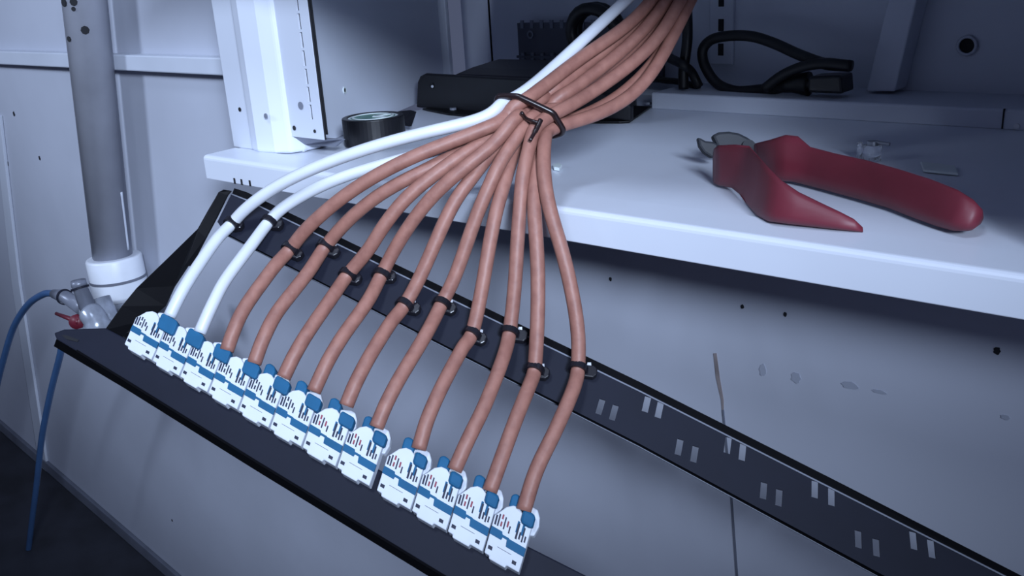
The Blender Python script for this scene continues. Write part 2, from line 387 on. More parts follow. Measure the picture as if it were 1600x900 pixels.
# black coil behind the white cable
c = on(938, 52, 1, .545)
pts = [c + Vector((math.cos(t) * .018, -.004 * math.sin(t), math.sin(t) * .017)) for t in [k * .3 for k in range(34)]]
pts = [p + Vector((0, -.0016 * i / 6, 0)) for i, p in enumerate(pts)]
bm = BM(); tube(bm, pts, .0042, 10); tag(obj('cable_coil', bm, 'rubber', smooth=True), 'coil of black cable hanging behind the white cable at the cabinet back', 'cable')
# black lead running down with a crossing strap
bm = BM(); tube(bm, smooth_path([on(1073, -60, 1, .56), on(1073, 0, 1, .56), on(1074, 60, 1, .56), on(1068, 110, 1, .56), on(1068, 139, 1, .56)]), .0034, 10)
tag(obj('cable', bm, 'rubber', smooth=True), 'black cord hanging straight down right of the brown cable bundle', 'cord')
bm = BM(); tube(bm, smooth_path([on(1010, 75, 1, .565), on(1040, 88, 1, .562), on(1065, 100, 1, .5515), on(1080, 112, 1, .56), on(1092, 135, 1, .565)]), .003, 10)
tag(obj('cable', bm, 'rubber', smooth=True), 'short black cord crossing over the straight hanging cord', 'cord')
bm = BM(); tube(bm, smooth_path([on(1000, 112, 1, .575), on(1030, 124, 1, .575), on(1062, 128, 1, .575), on(1092, 136, 1, .572)]), .0022, 8)
tag(obj('cable', bm, 'rubber', smooth=True), 'thin black cord lying low on the ledge behind the hanging cord', 'cord')
# looped power lead with a black appliance plug
pl_ = thing('power_lead', 'black looped power lead with a square appliance plug on the rear ledge', 'power lead', on(1270, 140, 1, .565))
y_ = .568
P = [(1270, 132), (1235, 131), (1215, 138), (1190, 140), (1150, 142), (1120, 130), (1101, 102), (1098, 78), (1112, 62), (1140, 56), (1175, 57), (1210, 68), (1250, 86), (1290, 100), (1328, 103)]
yy = [.560, .560, .562, .566, .568, .57, .57, .57, .57, .57, .57, .568, .563, .558, .556]
bm = BM(); tube(bm, smooth_path([on(x, y, 1, q) for (x, y), q in zip(P, yy)]), .0034, 12)
obj('cord', bm, 'rubber', pl_, smooth=True)
bm = BM(); tube(bm, smooth_path([on(1195, 138, 1, .556), on(1222, 118, 1, .556), on(1255, 104, 1, .555), on(1290, 99, 1, .5545), on(1331, 103, 1, .5545)]), .0032, 12)
obj('cord', bm, 'rubber', pl_, smooth=True)
q0, q1, q2, q3 = on(1262, 120, 1, .553), on(1314, 118, 1, .553), on(1316, 147, 1, .553), on(1262, 145, 1, .553)
for q in (q2, q3): q.z = max(q.z, lz + .0004)
bm = BM(); prism(bm, [q0, q1, q2, q3], (0, .018, 0)); plg = obj('plug_body', bm, 'black_pl', pl_, bevel=.0015)
bm = BM(); tube(bm, [on(1212, 134, 1, .562), on(1238, 131, 1, .562), on(1264, 131, 1, .562)], [.0042, .0055, .0075], 12); obj('strain_relief', bm, 'rubber', plg, smooth=True)

# ------------------------------------------------------------------ things on the tray
# roll of tape
ct = sh(587, 224); ct.z = Z0; rt = .0185; hh = .0165
tp = thing('tape_roll', 'roll of black electrical tape lying flat on the tray left of the cables', 'tape', ct)
bm = BM(); ringm(bm, ct, (0, 0, 1), rt * .80, rt, hh, 48); obj('tape_winding', bm, 'black_pl', tp, bevel=.0008, smooth=False)
bm = BM(); ringm(bm, ct, (0, 0, 1), rt * .72, rt * .80, hh * .97, 48); obj('core', bm, 'label', tp)
bm = BM(); disc(bm, ct + Vector((0, 0, hh * .92)), (0, 0, 1), rt * .72, .0008, 40); lb = obj('label', bm, 'green', tp)
bm = BM(); ringm(bm, ct + Vector((0, 0, hh * .975)), (0, 0, 1), rt * .60, rt * .68, .0004, 40)
for a_ in (0.2, 1.3):
    s_ = Vector((math.cos(a_), math.sin(a_), 0)); 
    prism(bm, [ct + Vector((0, 0, hh * .975)) + s_ * t + Vector((-s_.y, s_.x, 0)) * u for t, u in ((.001, -.002), (.012, -.002), (.012, .0015), (.001, .0015))], (0, 0, .0004))
obj('label_print', bm, 'label', lb)
bm = BM(); tl = [sh(626, 205) + Vector((0, 0, .004)), sh(640, 205) + Vector((0, 0, .003)), sh(649, 195) + Vector((0, 0, .0085)), sh(640, 196) + Vector((0, 0, .010)), sh(624, 198) + Vector((0, 0, .010))]
prism(bm, tl, (0.001, .0012, 0)); obj('tape_tail', bm, 'black_pl', tp)

# cutting pliers --------------------------------------------------
def sloft(bm, st, n=16):
    """body through stations (top px, bottom px, depth, half thickness): rounded cross-sections"""
    rings = []
    for (tx, ty), (bx, by), d, th in st:
        T = atd(tx, ty, d); B = atd(bx, by, d); c = (T + B) / 2; a = (T - B) / 2; k = Vector(f_) * th; ring = []
        for i in range(n):
            t = 2 * math.pi * i / n; cs, sn = math.cos(t), math.sin(t)
            e_ = .62; ring.append(bm.verts.new(c + a * (abs(cs) ** e_ * (1 if cs > 0 else -1)) + k * (abs(sn) ** e_ * (1 if sn > 0 else -1))))
        rings.append(ring)
    for a, b in zip(rings, rings[1:]):
        for k in range(n): bm.faces.new((a[k], a[(k + 1) % n], b[(k + 1) % n], b[k]))
    bm.faces.new(rings[0]); bm.faces.new(list(reversed(rings[-1]))); return bm
def sd(px, py): return (sh(px, py) - EYE).dot(Vector(f_))
pc = sh(1250, 300); pc.z = Z0
pli = thing('cutting_pliers', 'cable cutting pliers with worn dark red grips lying open on the tray', 'pliers', pc)
def st(t, b, th, lift=0): return (t, b, sd(b[0], b[1]) - th * 1.0 - lift, th)
bm = BM(); sloft(bm, [st((1180, 224), (1186, 268), .004), st((1204, 218), (1206, 280), .0055), st((1226, 211), (1224, 283), .006), st((1243, 213), (1240, 284), .0065), st((1262, 230), (1262, 289), .0065),
    st((1300, 240), (1296, 298), .0065), st((1350, 251), (1344, 311), .0065), st((1400, 265), (1392, 325), .0065), st((1450, 281), (1436, 342), .0065), st((1490, 297), (1470, 354), .0065), st((1514, 312), (1495, 361), .006), st((1528, 326), (1513, 361), .005), st((1534, 338), (1528, 352), .002)])
obj('grip', bm, 'grip', pli, smooth=True)
bm = BM(); sloft(bm, [st((1116, 232), (1116, 286), .0035), st((1122, 227), (1124, 290), .005), st((1145, 226), (1146, 294), .0062), st((1168, 228), (1158, 304), .0062), st((1182, 244), (1170, 320), .006), st((1198, 262), (1184, 336), .006),
    st((1218, 282), (1202, 346), .0058), st((1245, 300), (1232, 350), .0052), st((1280, 317), (1268, 354), .0045), st((1310, 331), (1302, 358), .0036), st((1332, 342), (1330, 361), .0026), st((1346, 354), (1347, 363), .0012)])
obj('grip', bm, 'grip', pli, smooth=True)
# jaws: two hooked blades, thick plates lying above the tray
def plate_px(pts, dl, th): return [atd(x, y, dl) for x, y in pts], Vector(f_) * th
dj = sd(1140, 262)
bm = BM(); p_, v_ = plate_px([(1113, 211), (1124, 206), (1140, 205), (1156, 208), (1168, 214), (1180, 222), (1186, 232), (1178, 242), (1160, 236), (1124, 236), (1120, 226)], dj, .006)
prism(bm, p_, v_); obj('jaw', bm, 'jaw', pli, bevel=.0012)
bm = BM(); p_, v_ = plate_px([(1090, 214), (1096, 216), (1103, 220), (1113, 221), (1122, 224), (1124, 244), (1112, 246), (1100, 238), (1093, 228)], dj - .002, .005)
prism(bm, p_, v_); obj('jaw', bm, 'jaw', pli, bevel=.001)
bm = BM(); cyl(bm, atd(1170, 228, dj - .003), atd(1170, 228, dj + .006), .0030, 18); obj('pivot', bm, 'jaw', pli)
# clear clip and the flat white piece behind the pliers
cc = sh(1362, 250); cc.z = Z0
cl = thing('plastic_clip', 'small clear plastic clip standing behind the pliers handle', 'clip', cc)
bm = BM(); cyl(bm, cc, cc + Vector((0, 0, .007)), .0042, 16); cyl(bm, cc + Vector((-.006, 0, 0)), cc + Vector((-.006, 0, .008)), .0012, 10); obj('body', bm, 'glass', cl, smooth=True)
bm = BM(); cyl(bm, cc + Vector((0, 0, .007)), cc + Vector((0, 0, .009)), .0026, 16); cyl(bm, cc + Vector((0, 0, .0085)), cc + Vector((.008, 0, .0080)), .0009, 8); obj('steel_pin', bm, 'steel', cl)
bm = BM(); q = [sh(1438, 256), sh(1492, 262), sh(1497, 275), sh(1442, 269)]
for p in q: p.z = Z0
prism(bm, q, (0, 0, .0012)); tag(obj('plastic_strip', bm, 'label', bevel=.0004), 'small pale strip lying behind the pliers handle', 'strip')
bm = BM(); q = [sh(864, 262), sh(872, 259), sh(878, 262), sh(874, 267), sh(866, 266)]
for p in q: p.z = Z0
prism(bm, q, (0, 0, .0016)); tag(obj('paper_scrap', bm, 'label'), 'tiny white scrap on the tray right of the cable bundle', 'scrap')

# ------------------------------------------------------------------ left wall plumbing
yP = YW - .024
pb = thing('drain_pipe', 'grey plastic pipe with white coupling running down the left wall', 'pipe', on(190, 470, 1, yP))
A_, B_ = on(131, -10, 1, yP), on(176, 400, 1, yP); dirp = (A_ - B_).normalized()
rp = 34.5 * (A_ - EYE).dot(Vector(f_)) / F
bm = BM(); cyl(bm, B_, B_ + dirp * .75, rp * .97, 40, rp); pipe = obj('pipe', bm, 'pipe', pb, smooth=True)
for p in pipe.data.polygons:
    if len(p.vertices) > 6: p.use_smooth = False
front = Vector((.35, -.9, 0))
def pipe_pt(px, py, off=0):
    r = ray(px, py); best = None
    # intersect view ray with the pipe's cylinder
    w0 = EYE - B_; dd = r - dirp * r.dot(dirp); ww = w0 - dirp * w0.dot(dirp); R2 = (rp * .985 + off) ** 2
    a = dd.dot(dd); b = 2 * dd.dot(ww); c = ww.dot(ww) - R2; disc_ = max(0, b * b - 4 * a * c)
    p = EYE + r * ((-b - math.sqrt(disc_)) / (2 * a)); ax = B_ + dirp * (p - B_).dot(dirp); return p, (p - ax).normalized()
for px, py, r in ((115, 3, .0028), (133, 47, .003), (108, 61, .002), (115, 14, .0016), (100, 4, .003)):
    p, n_ = pipe_pt(px, py); bm = BM(); disc(bm, p - n_ * .0004, n_, r, .0009, 8); obj('chipped_mark', bm, 'hole', pipe)
# drip line down the pipe and the coupling
bm = BM(); pts = [pipe_pt(x, y, -.0006)[0] for x, y in ((189, 300), (194, 340), (200, 390))]; tube(bm, smooth_path(pts), .0012, 8); obj('paint_drip', bm, 'wall_trim', pipe, smooth=True)
K1, K2 = on(178, 404, 1, yP), on(190, 458, 1, yP)
rk = 42 * (K1 - EYE).dot(Vector(f_)) / F
dk = (K1 - K2).normalized()
bm = BM(); tube(bm, [K2 - dk * .004, K2, K1, K1 + dk * .002], [rk * .86, rk, rk, rk * .96], 40); cp = obj('coupling', bm, 'white_pl', pb, smooth=False, bevel=.001)
for p in cp.data.polygons: p.use_smooth = len(p.vertices) < 6
bm = BM(); torus_band(bm, K1 * .45 + K2 * .55, dk, rk, .0022, .0004, 40); obj('groove', bm, 'fitting', cp)
bm = BM(); c0 = on(214, 400, 1, yP - .03); box(bm, c0.x - .002, c0.x + .011, yP - .034, yP - .020, K1.z - .014, K1.z + .004); obj('clamp_block', bm, 'white_pl', pb, bevel=.003)
bm = BM(); tube(bm, [K2 - dk * .012, K2 + dk * .002], [rk * .8, rk * .8], 32); obj('socket', bm, 'clear', pb, smooth=True)
# valve with grey tap ends, red lever and blue hose
yV = 0.285
vt = thing('air_valve', 'grey branched hose valve with dark red lever beside the pipe end', 'valve', on(150, 520, 1, yV))
v = lambda x, y, o=0: on(x, y, 1, yV + o)
bm = BM(); tube(bm, [v(122, 438), v(124, 446), v(125, 449), v(140, 487)], [.0052, .0056, .0050, .0062], 20); obj('tap_stem', bm, 'fitting', vt, smooth=True)
bm = BM(); torus_band(bm, v(125, 450), v(122, 438) - v(140, 487), .0056, .0016, .0008); obj('stem_collar', bm, 'charcoal', vt)
bm = BM(); tube(bm, [v(84, 459), v(100, 463), v(101, 463), v(128, 480)], [.0034, .0052, .0046, .0058], 18); obj('hose_barb', bm, 'fitting', vt, smooth=True)
bm = BM(); torus_band(bm, v(101, 464), v(84, 459) - v(128, 480), .0052, .0018, .0008); obj('barb_collar', bm, 'charcoal', vt)
bm = BM(); tube(bm, smooth_path([v(136, 484), v(146, 495), v(152, 508), v(153, 540)]), [.0065] * 3 + [.0085] * 8 + [.0095] * 8, 20); obj('valve_body', bm, 'clear', vt, smooth=True)
bm = BM(); cyl(bm, v(150, 470, .012), v(172, 520, .012), .0105, 24); obj('mixing_chamber', bm, 'clear', vt, smooth=True)
bm = BM(); cyl(bm, v(119, 503, -.004), v(128, 500, .004), .0054, 20); lv = obj('lever_hub', bm, 'valve', vt, smooth=True)
bm = BM(); tube(bm, [v(122, 503, -.003), v(104, 496, -.004), v(88, 490, -.004)], [.0020, .0017, .0013], 10); obj('lever', bm, 'valve', lv, smooth=True)
bm = BM(); cyl(bm, v(133, 500, -.006), v(132, 500, -.001), .0020, 12); obj('lever_pin', bm, 'steel', lv)
bm = BM(); tube(bm, smooth_path([v(88, 459), v(70, 459), v(45, 475), v(22, 510), v(6, 560), v(-6, 610), v(-20, 700)]), .0027, 12)
tag(obj('air_hose', bm, 'hose', smooth=True), 'blue hose arching left from the grey valve to the frame edge', 'hose')
bm = BM(); tube(bm, smooth_path([v(100, 520, .008), v(94, 555, .008), v(80, 610, .008), v(66, 680, .008), v(58, 750, .008), v(48, 830, .008), v(38, 920, .008), v(30, 1010, .008)]), [.0027] * 43, 12)
tag(obj('air_hose', bm, 'hose', smooth=True), 'blue hose hanging down from under the rail corner past the skirting', 'hose')

# ------------------------------------------------------------------ patch panel frame
pnl = thing('patch_panel', 'black metal patch panel frame with front jack rail, side arm and slotted rear bar', 'patch panel', pp(500, 700, -.01))
# front rail
bm = BM(); prism(bm, [pp(*q) for q in ((84, 520), (100, 514), (165, 512), (500, 686), (830, 856), (1100, 992), (1160, 1180), (704, 906), (400, 721), (197, 595), (88, 530))], -UPN * .002)
fr_ = obj('front_rail', bm, 'charcoal', pnl, bevel=.0006)
top = [pp(x, y) for x, y in ((88, 530), (197, 595), (400, 721), (704, 906), (1160, 1180))]
low = [pp(x, y, -.012) for x, y in ((84, 541), (195, 607), (398, 734), (700, 919), (1150, 1196))]
bm = BM(); strip(bm, top, low, -Vector(f_) * -.0015); obj('rail_flange', bm, 'black', pnl)
top = [pp(x, y, .0012) for x, y in ((120, 546), (197, 593), (400, 719), (704, 904), (1160, 1178))]
low = [pp(x, y, .0004) for x, y in ((119, 549), (197, 597), (400, 723), (704, 908), (1160, 1182))]
bm = BM(); strip(bm, top, low, -UPN * .001); obj('edge_fold', bm, 'black', fr_)
bm = BM(); prism(bm, [pp(x, y, .0004) for x, y in ((96, 524), (101, 523), (123, 531), (121, 534), (104, 530))], -UPN * .0006); obj('mounting_slot', bm, 'hole', fr_)
# side arm
bm = BM(); outer = [(163, 516), (190, 478), (213, 450), (262, 403), (309, 357), (324, 330), (341, 301)]
inner = [(200, 530), (232, 500), (258, 478), (272, 448), (296, 412), (318, 372), (352, 312)]
strip(bm, [pp(*q) for q in outer], [pp(x, y, -.012) for x, y in inner], Vector(f_) * .0015)
arm = obj('side_arm', bm, 'black', pnl, bevel=.0003)  # black instead of charcoal: the shade on this face is in its colour
bm = BM(); strip(bm, [pp(x, y, .001) for x, y in ((288, 415), (309, 360), (324, 332), (341, 300), (349, 296))], [pp(x, y, -.002) for x, y in ((299, 416), (322, 372), (340, 338), (356, 305), (362, 298))], Vector(f_) * .0012)
obj('arm_flange', bm, 'black', arm, bevel=.0003)
bm = BM(); prism(bm, [pp(x, y, -.010) for x, y in ((168, 516), (235, 510), (232, 516), (190, 524), (215, 540), (200, 545), (168, 522))], UPN * .001); obj('corner_gusset', bm, 'black', arm)
# rear bar with real slots
bm = BM(); e = []
e += loop(bm, [pp(x, y) for x, y in ((362, 303), (385, 312), (850, 538), (1000, 611), (1300, 763), (1580, 905), (1760, 998), (1620, 1030), (1380, 899), (1000, 694), (700, 542), (352, 364), (340, 347))])
slots = [(938, 636), (959, 645), (1010, 632), (1030, 641), (1061, 699), (1085, 710), (1137, 696), (1160, 707), (1193, 767), (1217, 778), (1273, 765), (1299, 777), (1341, 843), (1369, 856), (1427, 845), (1455, 858)]
for x, y in slots:
    k = (x - 938) / 517; hx = 4.6 + 1.0 * k; hy = 11.5 + 2.5 * k; le = 3.4 - 5.0 * k
    e += loop(bm, [pp(x - hx + le, y - hy - 1.5), pp(x + hx + le, y - hy + 1.5), pp(x + hx - le, y + hy + 1.5), pp(x - hx - le, y + hy - 1.5)])
bmesh.ops.triangle_fill(bm, edges=e, use_beauty=True)
rb_ = obj('rear_bar', bm, 'charcoal', pnl, solid=.0006)
tl_ = [pp(x, y, .003) for x, y in ((366, 294), (385, 300), (850, 525), (1000, 597), (1300, 748), (1595, 899), (1775, 990))]
cr_ = [pp(x, y, .0002) for x, y in ((362, 304), (385, 313), (850, 539), (1000, 612), (1300, 764), (1580, 906), (1760, 999))]
bm = BM(); strip(bm, tl_, cr_, Vector(f_) * .001); obj('bar_flange', bm, 'black', rb_)  # darker coat stands for the shade on the downward face
ce = [pp(x, y, .0006) for x, y in ((362, 303.5), (385, 312.5), (850, 538.5), (1000, 611.5), (1300, 763.5), (1580, 905.5), (1760, 998.5))]
bm = BM(); tube(bm, ce, .0004, 6); obj('crease_highlight', bm, 'dim', rb_, smooth=True)  # paler line painted along the crease as its highlight
bo = [pp(x, y, -.0004) for x, y in ((352, 360), (700, 538), (1000, 690), (1380, 895), (1620, 1026))]
bo2 = [pp(x, y, -.004) for x, y in ((351, 366), (699, 545), (999, 698), (1378, 904), (1618, 1036))]
bm = BM(); strip(bm, bo, bo2, Vector(f_) * .001); obj('bar_lower_flange', bm, 'black', rb_)
bm = BM(); tube(bm, bo2, .0003, 6); obj('lower_edge_highlight', bm, 'dim', rb_, smooth=True)  # thin pale line put on the lower edge as a painted highlight

# ------------------------------------------------------------------ jacks
bx = [193, 237, 280, 324, 371, 420, 471, 525, 578]; bx2 = [587, 642, 698, 755, 812]
by = lambda x: 537 + .579 * (x - 193)
ORD = ['leftmost', 'second', 'third', 'fourth', 'fifth', 'sixth', 'seventh', 'eighth', 'ninth', 'tenth', 'eleventh', 'rightmost']
spans = list(zip(bx[:-1], bx[1:])) + list(zip(bx2[:-1], bx2[1:]))
jack_end = []
for i, (xa, xb) in enumerate(spans):
    ua = Vector((xa, by(xa), 0)); ub = Vector((xb, by(xb), 0)); t = (xa - 193) / 620
    vv = Vector((28 - 3 * t, -66 - 29 * t, 0))
    O = pp(ua.x, ua.y); U = pp(ub.x, ub.y) - O; q = ua + vv; V = pp(q.x, q.y) - O
    du = ub - ua
    def J(a, b, n=0.0): w_ = ua + du * a + vv * b; return pp(w_.x, w_.y, n)
    lab = ('white and blue network jack, %s of the twelve on the front rail' % ORD[i]) if i not in (7, 8) else \
          ('white and blue network jack just left of the gap in the row', 'white and blue network jack just right of the gap in the row')[i - 7]
    jk = thing('network_jack', lab, 'jack', O, 'network jacks along the front rail')
    def jp(name, poly, n0, n1, m, par, bev=.0003):
        bm = BM(); prism(bm, [J(a, b, n1) for a, b in poly], -UPN * (n1 - n0)); return obj(name, bm, m, par, bevel=bev)
    body = jp('housing', [(.025, .0), (.16, .0), (.17, -.05), (.62, -.05), (.63, .0), (.975, .0), (.985, .30), (.99, .78), (.74, .80), (.68, .90), (.56, .95), (.42, .94), (.26, .86), (.10, .70), (.03, .64)], .0, .0050, 'jack', jk, .0004)
    jp('rear_shell', [(.60, .55), (1.10, .66), (1.16, .84), (1.12, .98), (1.02, 1.08), (.90, 1.08), (.60, .98)], -.0015, .0026, 'jack', jk, .0006)
    # stepped blue band
    jp('port_band', [(.02, .33), (.34, .33), (.36, .38), (.48, .38), (.50, .27), (.985, .27), (.99, .41), (.54, .41), (.52, .42), (.34, .42), (.32, .46), (.03, .46)], .0048, .0056, 'jblue', jk, .0001)
    cc_ = 1.0 - .16 * min(1, i / 7) ; hw = .29 - .12 * min(1, i / 8); cb = .69 + .06 * min(1, i / 6); ctp = 1.03 - .04 * min(1, i / 6)
    capo = jp('end_cap', [(cc_ - hw, cb + .05), (cc_ - hw * .8, cb), (cc_ + hw * .8, cb), (cc_ + hw, cb + .05), (cc_ + hw, ctp - .05), (cc_ + hw * .8, ctp), (cc_ - hw * .8, ctp), (cc_ - hw, ctp - .05)], .0030, .0068, 'jblue', jk, .0010)
    if i >= 4: jp('wire_holder', [(.30, .88), (.62, .90), (.62, 1.06), (.55, 1.13), (.40, 1.14), (.30, 1.08)], -.001, .0044, 'jblue', jk, .0008)
    # contact slits and colour code marks
    bm = BM(); bm2 = BM()
    for a, b0, b1, w_, c_ in ((.10, .50, .66, .022, 0), (.17, .50, .70, .018, 0), (.25, .52, .60, .02, 1), (.25, .64, .72, .02, 1), (.33, .50, .70, .016, 0), (.41, .56, .66, .02, 1), (.48, .48, .60, .016, 0),
                              (.68, .46, .72, .024, 0), (.76, .48, .60, .02, 0), (.84, .46, .70, .018, 0), (.91, .48, .58, .018, 0)):
        bb = bm2 if c_ else bm
        prism(bb, [J(a - w_, b0, .0048), J(a + w_, b0, .0048), J(a + w_, b1, .0048), J(a - w_, b1, .0048)], UPN * .0004)
    for a, b in ((.14, .12), (.80, .10)):
        prism(bm, [J(a - .055, b - .03, .0048), J(a + .055, b - .03, .0048), J(a + .055, b + .03, .0048), J(a - .055, b + .03, .0048)], UPN * .0004)
    prism(bm, [J(.30, .19, .0048), J(.68, .19, .0048), J(.68, .197, .0048), J(.30, .197, .0048)], UPN * .0003)
    obj('contact_slits', bm, 'slit', body); obj('colour_marks', bm2, 'red' if i > 5 else 'slit', body)
    # blue guide ribs
    bm = BM()
    for a in (.66, .80): prism(bm, [J(a - .03, .56, .0048), J(a + .03, .56, .0048), J(a + .03, .75, .0048), J(a - .03, .75, .0048)], UPN * .0003)
    obj('guide_ribs', bm, 'jblue', body)

# ------------------------------------------------------------------ cables
RB, RW = .0030, .0027
low_ = [
 [(265, 494), (281, 462), (300, 430), (338, 375), (362, 350)],
 [(312, 520), (330, 480), (352, 438), (395, 380), (420, 347)],
 [(354, 548), (370, 505), (388, 472), (430, 415), (453, 390)],
 [(397, 568), (412, 528), (433, 488), (482, 425), (508, 386)],
 [(443, 590), (460, 555), (482, 518), (522, 460), (543, 430)],
 [(490, 612), (512, 565), (536, 525), (575, 470), (596, 430)],
 [(541, 634), (555, 600), (578, 556), (610, 505), (632, 477)],
 [(588, 668), (604, 630), (625, 590), (667, 520), (690, 475)],
 [(654, 702), (668, 655), (690, 605), (722, 545), (737, 522)],
 [(710, 735), (730, 690), (758, 632), (786, 560), (796, 520)],
 [(765, 768), (784, 715), (808, 650), (827, 603), (835, 578)],
 [(818, 798), (838, 735), (868, 672), (895, 610), (903, 576)]]
mid_ = [
 [(385, 325), (430, 291), (500, 258), (600, 223), (700, 199), (765, 184)],
 [(445, 322), (500, 290), (565, 266), (640, 246), (710, 226), (770, 205)],
 [(480, 356), (530, 311), (590, 272), (660, 238), (730, 213), (778, 196)],
 [(545, 343), (585, 309), (627, 284), (665, 266), (715, 240), (775, 206)],
 [(578, 388), (593, 362), (627, 316), (667, 281), (718, 244), (780, 204)],
 [(620, 383), (653, 333), (685, 297), (718, 268), (758, 238), (792, 208)],
 [(658, 430), (684, 370), (710, 313), (736, 280), (765, 238), (797, 203)],
 [(712, 430), (732, 373), (747, 330), (765, 290), (784, 248), (808, 207)],
 [(752, 458), (765, 380), (775, 330), (788, 285), (800, 245), (818, 210)],
 [(805, 440), (808, 380), (812, 330), (818, 282), (826, 240), (832, 210)],
 [(840, 500), (841, 420), (836, 350), (833, 300), (836, 250), (840, 212)],
 [(902, 500), (882, 402), (862, 340), (851, 290), (849, 245), (850, 212)]]
tie_ = [(797, 168, 0), (790, 190, 2), (812, 178, 0), (808, 190, 1), (816, 192, 1), (822, 186, 0), (828, 194, 1), (832, 190, 0), (838, 200, 2), (846, 196, 0), (852, 206, 1), (857, 204, 0)]
tie_ = [(794 + (x - 797) * .78, y - (x - 797) * .06, l) for x, y, l in tie_]
up_ = [
 [(830, 138), (870, 102), (925, 50), (978, 0), (1020, -40)],
 [(828, 176), (880, 140), (940, 90), (1010, 30), (1062, -40)],
 [(845, 142), (890, 102), (938, 70), (1002, 24), (1045, -40)],
 [(846, 158), (885, 118), (935, 85), (1010, 20), (1052, -40)],
 [(870, 143), (905, 112), (945, 78), (1000, 40), (1052, -40)],
 [(860, 150), (888, 118), (930, 92), (995, 52), (1062, -40)],
 [(872, 160), (913, 126), (960, 92), (1022, 32), (1072, -40)],
 [(868, 165), (905, 130), (958, 98), (1015, 50), (1072, -40)],
 [(880, 172), (925, 145), (975, 108), (1032, 50), (1085, -40)],
 [(885, 168), (935, 138), (990, 98), (1040, 48), (1082, -40)],
 [(895, 188), (940, 168), (985, 138), (1045, 72), (1090, -40)],
 [(900, 190), (950, 172), (1000, 140), (1042, 78), (1090, -40)]]
names = ['first white cable from the left, rising over the bundle', 'second white cable from the left, passing under the first brown one'] + \
        ['rust brown cable, %s of the ten brown ones along the jacks' % s for s in ('leftmost', 'second', 'third', 'fourth', 'fifth', 'sixth', 'seventh', 'eighth', 'ninth', 'rightmost')]
DB = .412; D_up = .455
tie_axis = {}; PATHS = []; RAD = []; NL = []
for i in range(12):
    r = RW if i < 2 else RB; pts = []
    t0 = Vector((0, 0, 0))
    for k, (x, y) in enumerate(low_[i]):
        n = (.0050, .0075, .0078, .0062, .0014 + r)[k]
        pts.append(pp(x, y, n))
    tie_axis[i] = (pts[-1], (pts[-1] - pts[-2]).normalized(), r)
    dr = (pts[-1] - EYE).dot(Vector(f_)); lay = tie_[i][2]
    dT = DB + lay * .0058
    m = mid_[i]; L = [0]
    prev = low_[i][-1]
    for x, y in m + [tie_[i][:2]]:
        L.append(L[-1] + math.hypot(x - prev[0], y - prev[1])); prev = (x, y)
    for k, (x, y) in enumerate(m):
        f = L[k + 1] / L[-1]; f = f ** (1.0 if i < 5 else 1.5 + .25 * (i - 5))
        lift = -.010 * math.sin(math.pi * f) if i < 6 else -.006 * math.sin(math.pi * f)
        pts.append(atd(x, y, dr + (dT - dr) * f + (lift if i != 1 else 0.0)))
    pts.append(atd(tie_[i][0], tie_[i][1], dT))
    LU = (0, 2, 0, 3, 1, 2, 0, 1, 2, 0, 1, 0)[i]
    for k, (x, y) in enumerate(up_[i]):
        pts.append(atd(x, y, dT + (D_up + LU * .0062 - dT) * (k + 1) / 5 + (.002 * LU if k < 4 else 0)))
    last = pts[-1]; pts.append(Vector((last.x + .012, last.y + .012, ZR + .001)))
    PATHS.append(smooth_path(pts, 7)); RAD.append(r); NL.append(7 * (5 + len(m)))   # index of the point inside the big tie
# push the round cables apart where they would cut into each other
import numpy as np
A = [np.array([tuple(p) for p in P_]) for P_ in PATHS]; fwd = np.array(tuple(Vector(f_)))
own = np.concatenate([np.full(len(a), i) for i, a in enumerate(A)]); rr = np.concatenate([np.full(len(a), RAD[i]) for i, a in enumerate(A)])
free = np.concatenate([np.clip((np.arange(len(a)) - 31) / 8.0, 0, 1) for a in A])
X = np.concatenate(A)
def spread_cables(X):
    sq = (X ** 2).sum(1); d2 = sq[:, None] + sq[None, :] - 2 * X @ X.T
    I, K = np.nonzero((d2 < SUM2) & OTHER)
    D = X[I] - X[K]; dist = np.sqrt((D ** 2).sum(1)) + 1e-9; need = np.maximum((rr[I] + rr[K]) * .94 - dist, 0)
    dirn = D / dist[:, None]; dp = dirn @ fwd
    dirn = dirn + fwd * (np.where(np.abs(dp) < .05, np.where(own[I] < own[K], -.3, .3), dp) * 2.5)[:, None]
    dirn /= np.sqrt((dirn ** 2).sum(1))[:, None] + 1e-9
    push = np.zeros_like(X); np.add.at(push, I, dirn * (need * .22)[:, None]); push *= free[:, None]
    ln = np.sqrt((push ** 2).sum(1)); push *= np.minimum(1, .0012 / (ln + 1e-9))[:, None]
    return X + push
SUM2 = (rr[:, None] + rr[None, :]) ** 2; OTHER = own[:, None] != own[None, :]
for it in range(90):
    X = spread_cables(X)
    k = 0
    for a in A:                      # keep every cable fair
        n = len(a); seg = X[k:k + n].copy(); f = free[k:k + n][1:-1, None] * .12
        X[k + 1:k + n - 1] = seg[1:-1] * (1 - f) + (seg[:-2] + seg[2:]) / 2 * f; k += n
k = 0
